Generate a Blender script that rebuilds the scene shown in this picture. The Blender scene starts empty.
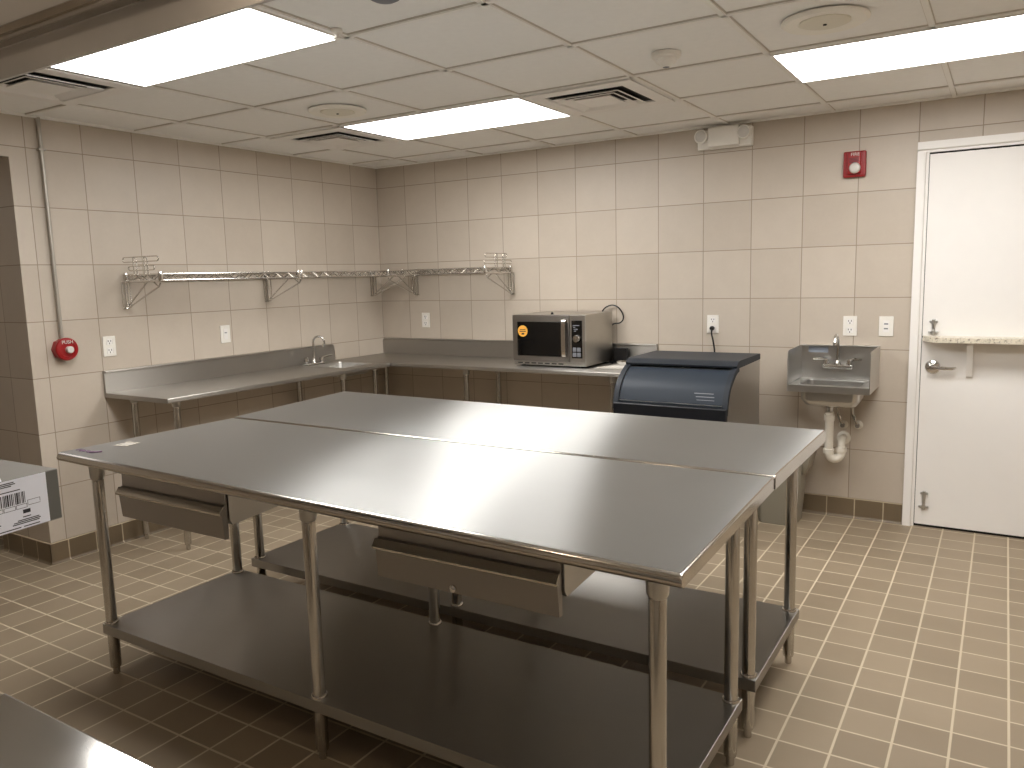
import bpy, bmesh, math, random
from mathutils import Vector, Matrix

S = 0.3048            # the room is laid out in feet
PI = math.pi
sc = bpy.context.scene
COL = sc.collection
random.seed(4)

# ------------------------------------------------------------------ materials
def newmat(name):
    m = bpy.data.materials.new(name); m.use_nodes = True
    nt = m.node_tree
    b = nt.nodes['Principled BSDF']
    return m, nt, b

def lin(c):
    return tuple(((x/255.0)/12.92 if x/255.0 <= .04045 else ((x/255.0+.055)/1.055)**2.4) for x in c)+(1.0,)

class N:
    """tiny helper to write node maths"""
    def __init__(s, nt): s.nt = nt
    def node(s, t, **k):
        n = s.nt.nodes.new(t)
        for a, v in k.items(): setattr(n, a, v)
        return n
    def val(s, sock, v):
        if isinstance(v, bpy.types.NodeSocket): s.nt.links.new(v, sock)
        else: sock.default_value = v
    def m(s, op, a, b=None, c=None):
        n = s.node('ShaderNodeMath', operation=op)
        s.val(n.inputs[0], a)
        if b is not None: s.val(n.inputs[1], b)
        if c is not None: s.val(n.inputs[2], c)
        return n.outputs[0]
    def mix(s, f, a, b, bt='MIX'):
        n = s.node('ShaderNodeMix', data_type='RGBA', blend_type=bt)
        s.val(n.inputs[0], f); s.val(n.inputs[6], a); s.val(n.inputs[7], b)
        return n.outputs[2]
    def pos(s):
        g = s.node('ShaderNodeNewGeometry')
        v = s.node('ShaderNodeVectorMath', operation='SCALE')
        s.nt.links.new(g.outputs['Position'], v.inputs[0]); v.inputs['Scale'].default_value = 1/S
        x = s.node('ShaderNodeSeparateXYZ'); s.nt.links.new(v.outputs[0], x.inputs[0])
        return v.outputs[0], x.outputs[0], x.outputs[1], x.outputs[2]
    def noise(s, vec, scale, detail=3, rough=.55):
        n = s.node('ShaderNodeTexNoise'); s.nt.links.new(vec, n.inputs['Vector'])
        n.inputs['Scale'].default_value = scale; n.inputs['Detail'].default_value = detail
        n.inputs['Roughness'].default_value = rough
        return n.outputs['Fac']
    def comb(s, x, y, z):
        n = s.node('ShaderNodeCombineXYZ')
        for i, v in enumerate((x, y, z)): s.val(n.inputs[i], v)
        return n.outputs[0]
    def white(s, vec):
        n = s.node('ShaderNodeTexWhiteNoise', noise_dimensions='3D'); s.nt.links.new(vec, n.inputs['Vector'])
        return n.outputs['Value']
    def bump(s, h, b, strength=.3, dist=.002):
        n = s.node('ShaderNodeBump'); n.inputs['Strength'].default_value = strength
        n.inputs['Distance'].default_value = dist
        s.nt.links.new(h, n.inputs['Height']); s.nt.links.new(n.outputs[0], b.inputs['Normal'])
    def grid(s, c, off, pitch, w):
        """returns (line mask 0..1, cell index)"""
        t = s.m('DIVIDE', s.m('SUBTRACT', c, off), pitch)
        fr = s.m('FRACT', t); cell = s.m('FLOOR', t)
        d = s.m('MULTIPLY', s.m('MINIMUM', fr, s.m('SUBTRACT', 1.0, fr)), pitch)
        mr = s.node('ShaderNodeMapRange', interpolation_type='SMOOTHSTEP')
        s.nt.links.new(d, mr.inputs[0])
        mr.inputs[1].default_value = w*.35; mr.inputs[2].default_value = w*.65
        mr.inputs[3].default_value = 1; mr.inputs[4].default_value = 0
        return mr.outputs[0], cell

def tile_mat(name, ax, o1, p1, o2, p2, w, tile_a, tile_b, grout, rough=.45, mott=.35, mscale=2.2, bump=.4, spec=.5):
    m, nt, b = newmat(name); n = N(nt)
    vec, x, y, z = n.pos()
    c = {'x': x, 'y': y, 'z': z}
    g1, c1 = n.grid(c[ax[0]], o1, p1, w); g2, c2 = n.grid(c[ax[1]], o2, p2, w)
    g = n.m('MAXIMUM', g1, g2)
    rnd = n.white(n.comb(c1, c2, 3.7))
    no = n.noise(vec, mscale, 5, .6)
    no2 = n.noise(vec, mscale*7, 4, .6)
    f = n.m('ADD', n.m('MULTIPLY', rnd, .45), n.m('ADD', n.m('MULTIPLY', no, mott*1.3), n.m('MULTIPLY', no2, mott*.5)))
    f = n.m('MINIMUM', f, 1.0)
    col = n.mix(f, tile_a, tile_b)
    col = n.mix(g, col, grout)
    nt.links.new(col, b.inputs['Base Color'])
    r = n.m('ADD', n.m('MULTIPLY', g, .35), n.m('ADD', rough-.08, n.m('MULTIPLY', no2, .16)))
    nt.links.new(r, b.inputs['Roughness'])
    b.inputs['Specular IOR Level'].default_value = spec
    n.bump(n.m('SUBTRACT', n.m('MULTIPLY', no2, .08), g), b, bump, .0015)
    return m

def steel(name, grain=None, rough=.3, aniso=.0, col=(.56, .55, .53), smudge=.06, streak=.03, metal=1.0):
    """brushed stainless; grain = world direction the brushing runs along"""
    m, nt, b = newmat(name); n = N(nt)
    b.inputs['Metallic'].default_value = metal
    vec, x, y, z = n.pos()
    big = n.noise(vec, 1.3, 4, .6)
    if grain is not None:
        g = Vector(grain).normalized()
        sx = [60.0*(1-abs(a))+0.8*abs(a) for a in g]
        sv = n.comb(n.m('MULTIPLY', x, sx[0]), n.m('MULTIPLY', y, sx[1]), n.m('MULTIPLY', z, sx[2]))
        st = n.noise(sv, 1.0, 2, .5)
        t = n.comb(g.x, g.y, g.z)
        nt.links.new(t, b.inputs['Tangent'])
        b.inputs['Anisotropic'].default_value = aniso
        b.inputs['Anisotropic Rotation'].default_value = .25
        fac = n.m('ADD', n.m('MULTIPLY', st, streak), n.m('MULTIPLY', big, smudge))
    else:
        fac = n.m('MULTIPLY', big, smudge+streak)
    r = n.m('ADD', rough-.5*(smudge+streak*.8), fac)
    nt.links.new(r, b.inputs['Roughness'])
    a = tuple(c*.93 for c in col)+(1,); bb = tuple(min(1, c*1.07) for c in col)+(1,)
    nt.links.new(n.mix(big, a, bb), b.inputs['Base Color'])
    return m

def plain(name, rgb, rough=.5, metal=0, spec=.5, var=.05, vs=3.0, trans=0, coat=0):
    m, nt, b = newmat(name); n = N(nt)
    vec, x, y, z = n.pos()
    no = n.noise(vec, vs, 3, .5)
    c = lin(rgb)
    a = tuple(max(0, q*(1-var)) for q in c[:3])+(1,); bb = tuple(min(1, q*(1+var)) for q in c[:3])+(1,)
    nt.links.new(n.mix(no, a, bb), b.inputs['Base Color'])
    b.inputs['Roughness'].default_value = rough; b.inputs['Metallic'].default_value = metal
    b.inputs['Specular IOR Level'].default_value = spec
    b.inputs['Transmission Weight'].default_value = trans
    b.inputs['Coat Weight'].default_value = coat
    return m

def emit(name, rgb, strength):
    m, nt, b = newmat(name)
    b.inputs['Base Color'].default_value = (.9, .9, .9, 1)
    b.inputs['Emission Color'].default_value = rgb+(1,)
    b.inputs['Emission Strength'].default_value = strength
    return m

ROWZ, ROWP = 6.35566, .99505
WA, WB, WG = lin((180, 168, 153)), lin((204, 193, 179)), lin((150, 136, 119))
M = {}
M['wall_back'] = tile_mat('wall_tile_back', 'xz', 5.94516, 1.0, ROWZ, ROWP, .015, WA, WB, WG, .42)
M['wall_left'] = tile_mat('wall_tile_left', 'yz', -8.00719, 1.0, ROWZ, ROWP, .015, WA, WB, WG, .42)
M['base_x'] = tile_mat('base_tile_x', 'xz', 12.59123, .52085, .386, 2.0, .022, lin((104, 90, 70)), lin((124, 108, 86)), lin((180, 165, 140)), .4, .3)
M['base_y'] = tile_mat('base_tile_y', 'yz', -1.178, .52085, .386, 2.0, .022, lin((104, 90, 70)), lin((124, 108, 86)), lin((180, 165, 140)), .4, .3)
M['floor'] = tile_mat('floor_quarry_tile', 'xy', 12.59123, .52085, -1.178, .52085, .026, lin((131, 116, 96)), lin((160, 144, 122)), lin((198, 184, 160)), .48, .30, .9, .5, .4)
M['top'] = steel('brushed_steel_top', (1, 0, 0), .34, 1.0, (.385, .385, .375), .07, .02, .83)
M['top_y'] = steel('brushed_steel_top_y', (0, 1, 0), .31, 1.0, (.48, .47, .44), .05, .02, .9)
M['counter_x'] = steel('counter_steel_x', (1, 0, 0), .35, .85, (.40, .38, .35), .04, .01, .9)
M['counter_y'] = steel('counter_steel_y', (0, 1, 0), .35, .85, (.40, .38, .35), .04, .01, .9)
M['shelf'] = steel('brushed_steel_shelf', (1, 0, 0), .31, 1.0, (.36, .345, .32), .05, .02, .95)
M['steel'] = steel('satin_steel', None, .30, 0)
M['leg'] = steel('steel_tube', None, .15, 0, (.55, .53, .50), .04, .01)
M['dark_steel'] = steel('drawer_steel', (1, 0, 0), .34, .8, (.34, .32, .30))
M['edge'] = steel('rolled_edge_steel', None, .15, 0, (.55, .52, .48), .04, .03)
M['chrome'] = steel('chrome', None, .12, 0, (.66, .65, .63), .03, .02)
M['wire'] = steel('chrome_wire', None, .22, 0, (.62, .60, .57), .03, .02)
M['galv'] = plain('painted_conduit', (176, 170, 160), .4, .6)
M['white'] = plain('white_plastic', (236, 232, 224), .4)
M['white_paint'] = plain('white_paint', (238, 235, 231), .42, var=.02)
M['pvc'] = plain('white_pvc', (222, 216, 204), .35)
M['ceil'] = plain('ceiling_tile', (242, 241, 238), .9, spec=.1, var=.03, vs=9)
M['bar'] = plain('ceiling_grid_paint', (240, 238, 233), .6, spec=.2)
M['seam'] = plain('ceiling_seam', (200, 193, 183), .9)
M['dark'] = plain('dark_void', (22, 20, 18), .8)
M['black'] = plain('black_plastic', (16, 16, 18), .35)
M['black_glass'] = plain('black_glass', (6, 6, 7), .06, spec=.6)
M['ice_lid'] = plain('slate_blue_plastic', (42, 50, 60), .5, spec=.35, var=.04)
M['ice_cap'] = plain('slate_cap_plastic', (40, 45, 52), .5, spec=.35, var=.04)
M['ice_black'] = plain('ice_black', (14, 17, 24), .4)
M['red'] = plain('red_plastic', (150, 22, 26), .3)
M['lens'] = plain('clear_lens', (214, 210, 204), .12)
M['bin'] = plain('grey_bin_plastic', (142, 136, 122), .5)
M['orange'] = plain('orange_sticker', (232, 170, 70), .5)
M['ink'] = plain('ink', (34, 32, 36), .6)
M['paper'] = plain('paper_label', (222, 224, 232), .55)
M['paper_grey'] = plain('grey_print', (120, 122, 128), .6)
M['sticker'] = plain('sticker_white', (176, 168, 156), .6)
M['carton'] = plain('grey_carton', (120, 116, 110), .6)
M['carton_dark'] = plain('grey_carton_band', (92, 90, 84), .6)
M['purple'] = plain('purple_ink', (96, 70, 92), .6)
M['speaker'] = plain('speaker_white', (242, 239, 230), .7)
M['speaker2'] = plain('speaker_grille', (226, 222, 208), .8)
M['bluelabel'] = plain('blue_grey_label', (150, 158, 170), .5)
M['lamp'] = emit('lamp_diffuser', (1.0, .985, .96), 15.0)
M['added_fill'] = emit('added_fill_diffuser', (1.0, .97, .95), 1.6)  # weak glow for the added fill panel in the passage
M['warm'] = emit('warm_bulb', (1.0, .80, .60), 26.0)
# speckled laminate
m_, nt_, b_ = newmat('speckled_stone_laminate'); n_ = N(nt_)
v_, x_, y_, z_ = n_.pos()
cr = n_.node('ShaderNodeValToRGB'); nt_.links.new(n_.noise(v_, 20, 6, .75), cr.inputs[0])
cr.color_ramp.elements[0].position = .36; cr.color_ramp.elements[0].color = lin((112, 98, 80))
cr.color_ramp.elements[1].position = .50; cr.color_ramp.elements[1].color = lin((222, 214, 196))
nt_.links.new(cr.outputs[0], b_.inputs['Base Color']); b_.inputs['Roughness'].default_value = .3
M['stone'] = m_

# ------------------------------------------------------------------ mesh building (coordinates in feet, world)
class MB:
    def __init__(s): s.bm = bmesh.new()
    def _add(s, other):
        me = bpy.data.meshes.new('tmp'); other.to_mesh(me); s.bm.from_mesh(me); bpy.data.meshes.remove(me); other.free()
    def box(s, x0, x1, y0, y1, z0, z1, bev=0, seg=2):
        b = bmesh.new()
        x0, x1 = min(x0, x1), max(x0, x1); y0, y1 = min(y0, y1), max(y0, y1); z0, z1 = min(z0, z1), max(z0, z1)
        mat = Matrix.Translation(((x0+x1)/2, (y0+y1)/2, (z0+z1)/2)) @ Matrix.Diagonal((x1-x0, y1-y0, z1-z0, 1))
        bmesh.ops.create_cube(b, size=1, matrix=mat)
        if bev: bmesh.ops.bevel(b, geom=list(b.edges), offset=bev, segments=seg, profile=.5, affect='EDGES')
        s._add(b); return s
    def hexa(s, P, bev=0, seg=2):
        """P: 4 bottom then 4 top points, same winding"""
        b = bmesh.new(); v = [b.verts.new(p) for p in P]
        for f in ((3, 2, 1, 0), (4, 5, 6, 7), (0, 1, 5, 4), (1, 2, 6, 5), (2, 3, 7, 6), (3, 0, 4, 7)): b.faces.new([v[i] for i in f])
        bmesh.ops.recalc_face_normals(b, faces=b.faces)
        if bev: bmesh.ops.bevel(b, geom=list(b.edges), offset=bev, segments=seg, profile=.5, affect='EDGES')
        s._add(b); return s
    def loft(s, rings, closed=True, cap=True):
        b = bmesh.new(); R = [[b.verts.new(p) for p in r] for r in rings]; n = len(R[0])
        for i in range(len(R)-1):
            for j in range(n if closed else n-1):
                k = (j+1) % n
                b.faces.new([R[i][j], R[i][k], R[i+1][k], R[i+1][j]])
        if cap and closed:
            b.faces.new(list(reversed(R[0]))); b.faces.new(R[-1])
        bmesh.ops.recalc_face_normals(b, faces=b.faces)
        s._add(b); return s
    def tube(s, pts, r, n=12, cap=True):
        pts = [Vector(p) for p in pts]; rs = r if isinstance(r, (list, tuple)) else [r]*len(pts)
        rings = []; up = None
        for i, p in enumerate(pts):
            a = pts[max(0, i-1)]; c = pts[min(len(pts)-1, i+1)]
            d = (c-a).normalized()
            if up is None: up = Vector((0, 0, 1)) if abs(d.z) < .9 else Vector((1, 0, 0))
            u = (up-d*up.dot(d)).normalized(); w = d.cross(u); up = u
            k = 1.0
            if 0 < i < len(pts)-1:
                e1 = (p-a).normalized(); e2 = (c-p).normalized(); k = 1/max(.5, math.cos(e1.angle(e2, 0)/2))
            rings.append([p+(u*math.cos(2*PI*j/n)+w*math.sin(2*PI*j/n))*rs[i] for j in range(n)])
        return s.loft(rings, True, cap)
    def lathe(s, c, prof, axis='z', n=24):
        """prof: list of (radius, height) from c along axis"""
        ax = {'x': Vector((1, 0, 0)), 'y': Vector((0, 1, 0)), 'z': Vector((0, 0, 1))}[axis] if isinstance(axis, str) else Vector(axis).normalized()
        u = Vector((0, 0, 1)) if abs(ax.z) < .9 else Vector((1, 0, 0))
        u = (u-ax*u.dot(ax)).normalized(); w = ax.cross(u); c = Vector(c)
        return s.loft([[c+ax*h+(u*math.cos(2*PI*j/n)+w*math.sin(2*PI*j/n))*max(r, 1e-4) for j in range(n)] for r, h in prof])
    def prism(s, pts, d0, d1, axis='x'):
        """pts: 2D outline; extruded along axis. axis x:(y,z)  y:(x,z)  z:(x,y)"""
        f = {'x': lambda a, b, d: (d, a, b), 'y': lambda a, b, d: (a, d, b), 'z': lambda a, b, d: (a, b, d)}[axis]
        return s.loft([[f(a, b, d) for a, b in pts] for d in (d0, d1)])
    def build(s, name, mat, parent=None, org=None, smooth=35, root=None):
        """parent: an Empty/obj; verts stored relative to the root's origin"""
        o = None
        if parent is not None:
            r = parent
            while r.parent: r = r.parent
            org = Vector(r['_org'])
        elif org is None:
            vs = [v.co for v in s.bm.verts]
            org = Vector(((min(v.x for v in vs)+max(v.x for v in vs))/2, (min(v.y for v in vs)+max(v.y for v in vs))/2, min(v.z for v in vs)))
        org = Vector(org)
        bmesh.ops.transform(s.bm, matrix=Matrix.Scale(S, 4) @ Matrix.Translation(-org), verts=s.bm.verts)
        me = bpy.data.meshes.new(name); s.bm.to_mesh(me); s.bm.free()
        mats = mat if isinstance(mat, (list, tuple)) else [mat]
        for q in mats: me.materials.append(q)
        if smooth:
            for p in me.polygons: p.use_smooth = True
            me.set_sharp_from_angle(angle=math.radians(smooth))
        o = bpy.data.objects.new(name, me); COL.objects.link(o)
        if smooth:
            wn = o.modifiers.new('weighted_normals', 'WEIGHTED_NORMAL'); wn.keep_sharp = True; wn.weight = 80
        if parent is not None: o.parent = parent
        else: o.location = org*S; o['_org'] = tuple(org)
        return o

def tag(o, label=None, cat=None, group=None, kind=None):
    if label: o['label'] = label
    if cat: o['category'] = cat
    if group: o['group'] = group
    if kind: o['kind'] = kind
    return o
def thing(name, org, label, cat, group=None):
    o = bpy.data.objects.new(name, None); COL.objects.link(o)
    o.empty_display_size = .05; o.location = Vector(org)*S; o['_org'] = tuple(org)
    return tag(o, label, cat, group)
def struct(mb, name, mat, parent=None, smooth=0):
    o = mb.build(name, mat, parent, smooth=smooth)
    o['kind'] = 'structure'
    return o
def arc(cx, cy, r, a0, a1, n):
    return [(cx+r*math.cos(math.radians(a0+(a1-a0)*i/n)), cy+r*math.sin(math.radians(a0+(a1-a0)*i/n))) for i in range(n+1)]
def rrect(x0, x1, y0, y1, r, n=4):
    p = []
    for cx, cy, a in ((x1-r, y1-r, 0), (x0+r, y1-r, 90), (x0+r, y0+r, 180), (x1-r, y0+r, 270)):
        p += arc(cx, cy, r, a, a+90, n)
    return p

# ------------------------------------------------------------------ camera
CAM = Vector((14.4107, -16.51454, 4.95246))
yaw, pit, rol, fpx = -.55834, -.13593, -.02632, 789.73
F = Vector((math.sin(yaw)*math.cos(pit), math.cos(yaw)*math.cos(pit), math.sin(pit)))
R0 = F.cross(Vector((0, 0, 1))).normalized(); U0 = R0.cross(F)
Rr = R0*math.cos(rol)+U0*math.sin(rol); Uu = -R0*math.sin(rol)+U0*math.cos(rol)
cd = bpy.data.cameras.new('camera'); cam = bpy.data.objects.new('camera', cd); COL.objects.link(cam)
mw = Matrix((Rr, Uu, -F)).transposed().to_4x4(); mw.translation = CAM*S
cam.matrix_world = mw; cd.sensor_width = 36; cd.lens = 36*fpx/1024; cd.clip_start = .02
sc.camera = cam

# ------------------------------------------------------------------ room shell
ZC = 7.88
RX, FY, LX = 19.0, -19.0, -5.5      # right wall, wall behind the camera, end of the side passage
OY0, OY1, OZ = -9.29, -13.2, 7.17   # opening in the left wall
struct(MB().box(LX-.4, RX+.4, FY-.4, .4, -.3, 0), 'floor', M['floor'])
struct(MB().box(LX-.4, RX+.4, FY-.4, .4, ZC+.03, ZC+.3), 'ceiling', M['ceil'])
struct(MB().box(0, RX+.4, 0, .4, 0, ZC+.03), 'wall_back', M['wall_back'])
wl = MB()
wl.box(-1.62, 0, OY0, .0, 0, ZC+.03).box(-1.62, 0, OY1, OY0, OZ, ZC+.03).box(-1.62, 0, FY, OY1, 0, ZC+.03)
mw_l = tile_mat('wall_tile_jamb', 'xz', -.75, 1.0, ROWZ, ROWP, .015, WA, WB, WG, .42)
wo = wl.build('wall_left', [M['wall_left'], mw_l], smooth=0); wo['kind'] = 'structure'
for p in wo.data.polygons:
    if abs(p.normal.y) > .7: p.material_index = 1
struct(MB().box(LX-.4, LX, FY, -4, 0, ZC+.03), 'wall_passage', M['wall_left'])
struct(MB().box(LX, -1.62, -4.4, -4, 0, ZC+.03), 'wall_passage_end', M['wall_back'])
struct(MB().box(RX, RX+.4, FY, 0, 0, ZC+.03), 'wall_right', M['wall_left'])
struct(MB().box(LX-.4, RX+.4, FY-.4, FY, 0, ZC+.03), 'wall_front', M['wall_back'])

# tile bases with a little cove at the foot
def base_prof(s=1):
    return [(0, 0), (0, .386), (-.022*s, .386), (-.03*s, .378), (-.03*s, .05), (-.038*s, .02), (-.06*s, 0)]
struct(MB().prism(base_prof(), 0.03, 12.92, 'x'), 'baseboard_back', M['base_x'], smooth=35)
b = MB()
b.loft([[(-y, d, z) for y, z in base_prof()] for d in (OY0-.03, 0)])
struct(b, 'baseboard_left', M['base_y'], smooth=35)
b = MB()
b.loft([[(d, OY0+y, z) for y, z in base_prof()] for d in (-1.65, .03)])
struct(b, 'baseboard_jamb', M['base_x'], smooth=35)
b = MB(); b.loft([[(d, -4.4+y, z) for y, z in base_prof()] for d in (LX, -1.62)])
struct(b, 'baseboard_passage', M['base_x'], smooth=35)

# ceiling T-bar grid: light bars with a dark reveal
gx = [3.43+2.01*k for k in range(-5, 9)]; gy = [-.93-2.005*k for k in range(0, 10)]
b = MB()
for x in gx:
    if x > LX and x < RX: b.box(x-.035, x+.035, FY, 0, ZC-.004, ZC+.035)
for y in gy: b.box(LX, RX, y-.035, y+.035, ZC-.004, ZC+.035)
struct(b, 'trim_1', M['bar'])
b = MB()   # gaps beside the bars, their shadow coloured into darker strips
for x in gx:
    if x > LX and x < RX: b.box(x-.044, x+.044, FY, 0, ZC+.012, ZC+.036)
for y in gy: b.box(LX, RX, y-.044, y+.044, ZC+.012, ZC+.036)
struct(b, 'trim_2', M['seam'])
# wall angle round the edge
b = MB(); b.box(0, RX, -.075, 0, ZC-.01, ZC+.03).box(0, .075, FY, 0, ZC-.01, ZC+.03)
struct(b, 'trim_3', M['bar'])

# ------------------------------------------------------------------ ceiling fittings
def cell(i, j): # grid cell i in x, j in y -> x0,x1,y0,y1
    return 3.43+2.01*i, 3.43+2.01*(i+1), -.93-2.005*(j+1), -.93-2.005*j
def troffer(i, j, label, rect=None, lamp='lamp'):
    x0, _, y0, y1 = cell(i, j); x1 = x0+4.02
    if rect: x0, x1, y0, y1 = rect
    t = thing('ceiling_light', ((x0+x1)/2, (y0+y1)/2, ZC-.02), label, 'ceiling light', 'recessed white ceiling light panels')
    e = .045
    f = MB()
    f.box(x0+.03, x1-.03, y0+.03, y0+e+.02, ZC-.02, ZC+.02).box(x0+.03, x1-.03, y1-e-.02, y1-.03, ZC-.02, ZC+.02)
    f.box(x0+.03, x0+e+.02, y0+e+.02, y1-e-.02, ZC-.02, ZC+.02).box(x1-e-.02, x1-.03, y0+e+.02, y1-e-.02, ZC-.02, ZC+.02)
    f.build('frame', M['white_paint'], t)
    MB().box(x0+e+.02, x1-e-.02, y0+e+.02, y1-e-.02, ZC-.015, ZC+.012).build('diffuser', M[lamp], t, smooth=0)
troffer(0, 1, 'long glowing ceiling light panel nearest the far corner of the room')
troffer(4, 1, 'long glowing ceiling light panel nearest the white door')
troffer(0, 4, 'long glowing ceiling light panel beside the steel hood')
troffer(4, 4, 'long ceiling light panel over the near end of the island')
troffer(0, 0, 'added fill light panel, unseen in the side passage behind the left wall', (-4.61, -2.60, -12.96, -8.95), 'added_fill')  # made-up panel out of view, added to lighten the jamb of the opening

def diffuser(i, j, label):
    x0, x1, y0, y1 = cell(i, j); cx, cy = (x0+x1)/2, (y0+y1)/2
    t = thing('ceiling_vent', (cx, cy, ZC-.02), label, 'vent', 'square four-way ceiling air vents')
    def sq(h, z): return [(cx-h, cy-h, z), (cx+h, cy-h, z), (cx+h, cy+h, z), (cx-h, cy+h, z)]
    b = MB(); b.loft([sq(.96, ZC-.01), sq(.96, ZC-.03), sq(.72, ZC-.035), sq(.70, ZC-.02), sq(.70, ZC+.0), sq(.74, ZC+.0), sq(.96, ZC-.01)], cap=False)
    b.build('frame', M['white_paint'], t)
    MB().loft([sq(.72, ZC-.002), sq(.72, ZC+.02)]).build('plenum', M['dark'], t, smooth=0)
    for k, (ho, hi) in enumerate(((.60, .49), (.47, .36))):
        b = MB(); b.loft([sq(ho, ZC-.055), sq(hi, ZC-.012), sq(hi-.012, ZC-.012), sq(ho-.015, ZC-.065), sq(ho, ZC-.055)], cap=False)
        b.build('louvre', M['white_paint'], t)
    MB().loft([sq(.33, ZC-.06), sq(.30, ZC-.03)]).build('centre_plate', M['white_paint'], t)
diffuser(2, 1, 'square ceiling air vent between the middle light panel and the smoke detector')
diffuser(-1, 1, 'square ceiling air vent left of the far light panel, near the corner')
diffuser(-1, 4, 'square ceiling air vent at the left, half hidden by the steel hood')

def speaker(x, y, r, label):
    t = thing('ceiling_speaker', (x, y, ZC-.02), label, 'speaker', 'round flush ceiling speakers')
    MB().lathe((x, y, ZC+.01), [(r, 0), (r, -.02), (r*.93, -.045), (r*.62, -.03), (r*.60, -.02), (r*.1, -.02)], n=48).build('trim_ring', M['speaker'], t)
    MB().lathe((x, y, ZC-.0), [(r*.58, 0), (r*.58, -.025), (r*.5, -.04), (.01, -.045)], n=48).build('grille', M['speaker2'], t)
    MB().lathe((x, y, ZC-.035), [(.022, 0), (.022, -.02), (.008, -.022)], n=12).build('center_screw', M['dark'], t)
speaker(12.42, -6.05, .50, 'round ceiling speaker in front of the light panel nearest the door')
speaker(4.36, -5.93, .50, 'round ceiling speaker left of the far light panel')

t = thing('smoke_detector', (10.33, -5.80, ZC-.1), 'round white smoke detector on the ceiling between two vents and lights', 'smoke detector')
MB().lathe((10.33, -5.80, ZC+.0), [(.20, .02), (.20, -.03), (.185, -.045), (.10, -.055)], n=32).build('base', M['white'], t)
MB().lathe((10.33, -5.80, ZC-.05), [(.145, 0), (.14, -.05), (.115, -.065), (.11, -.06), (.075, -.09), (.07, -.11), (.03, -.115)], n=32).build('sensor_head', M['white'], t)
MB().lathe((10.33, -5.80, ZC-.16), [(.045, 0), (.045, -.006), (.02, -.008)], n=16).build('sensor_mesh', M['paper_grey'], t)
t = thing('sprinkler_head', (7.52, -9.12, ZC-.1), 'small white sprinkler head at the corner of the light panel beside the hood', 'sprinkler')
MB().lathe((7.52, -9.2, ZC-.0), [(.07, .02), (.07, -.012), (.03, -.03), (.02, -.06), (.045, -.075), (.045, -.085), (.01, -.09)], n=20).build('deflector', M['white'], t)
t = thing('sprinkler_head', (8.74, -9.6, ZC-.1), 'round sprinkler cover plate cut off by the top edge of the picture', 'sprinkler')
MB().lathe((8.74, -9.75, ZC-.0), [(.16, .02), (.16, -.015), (.12, -.035), (.02, -.04)], n=24).build('cover_plate', M['paper_grey'], t)

# ------------------------------------------------------------------ steel tables
def tabletop(P, h, front, mat, rollr=.058, inset=0.0):
    """P = FL, FR, BR, BL (x,y,z). section swept from left to right. front: 'roll' or 'square'"""
    FL, FR, BR, BL = [Vector(p) for p in P]
    def section(f, bk):
        d = (bk-f); D = d.length; u = d.normalized(); Z = Vector((0, 0, 1))
        pr = [(D, -h), (D, -.014), (D-.004, -.004), (D-.014, 0)]
        if front == 'roll':
            r = rollr
            pr += [(r*1.5, 0)] + [(r+r*math.cos(math.radians(a)), -r*.95+r*math.sin(math.radians(a))) for a in range(95, 290, 15)]
            pr += [(r*1.45, -2*r*.93)]
        else:
            pr += [(.034, 0), (.022, -.002), (.012, -.008), (.004, -.018), (0, -.032), (0, -h), (.03, -h)]
        pr += [(r_, -h) for r_ in (D-.04,)] if front != 'roll' else [(D-.04, -h)]
        return [f+u*a+Z*b for a, b in pr]
    m = MB()
    L, R_ = section(FL, BL), section(FR, BR)
    e = .012
    def lerp(t): return [a.lerp(c, t) for a, c in zip(L, R_)]
    def shrink(sec, k):
        c = sum(sec, Vector())/len(sec); return [Vector((p.x, p.y, p.z-k)) if p.z > c.z else p for p in sec]
    Wd = (FR-FL).length
    rings = [shrink(L, .020), shrink([a.lerp(c, .008/Wd) for a, c in zip(L, R_)], .006), lerp(.022/Wd)]+[lerp(i/8) for i in range(1, 8)]+[lerp(1-.022/Wd), shrink([a.lerp(c, 1-.008/Wd) for a, c in zip(L, R_)], .006), shrink(R_, .020)]
    m.loft(rings)
    return m

def table_leg(x, y, ztop, zs, t, r=.068):
    n0 = .13
    m = MB()
    m.lathe((x, y, 0), [(r*.55, 0), (r*.62, .008), (r*.62, .09), (r*.9, .10), (r, .125), (r, ztop)], n=24)
    lg = m.build('leg', M['leg'], t)
    m = MB(); m.lathe((x, y, ztop), [(r*1.01, -.21), (r*1.24, -.18), (r*1.32, -.03), (r*1.5, 0)], n=24)
    m.build('socket', M['steel'], lg)
    if zs:
        m = MB(); m.lathe((x, y, zs), [(r*1.02, .028), (r*1.18, .026), (r*1.26, .012), (r*1.26, -.002), (r*1.02, -.002)], n=24)
        m.build('collar', M['edge'], lg)
    return lg

def bottom_shelf(x0, x1, y0, y1, z, t, th=.13, r=.068):
    m = MB(); m.box(x0, x1, y0, y1, z-th, z, .010, 2)
    s = m.build('bottom_shelf', M['shelf'], t)
    return s

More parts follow.
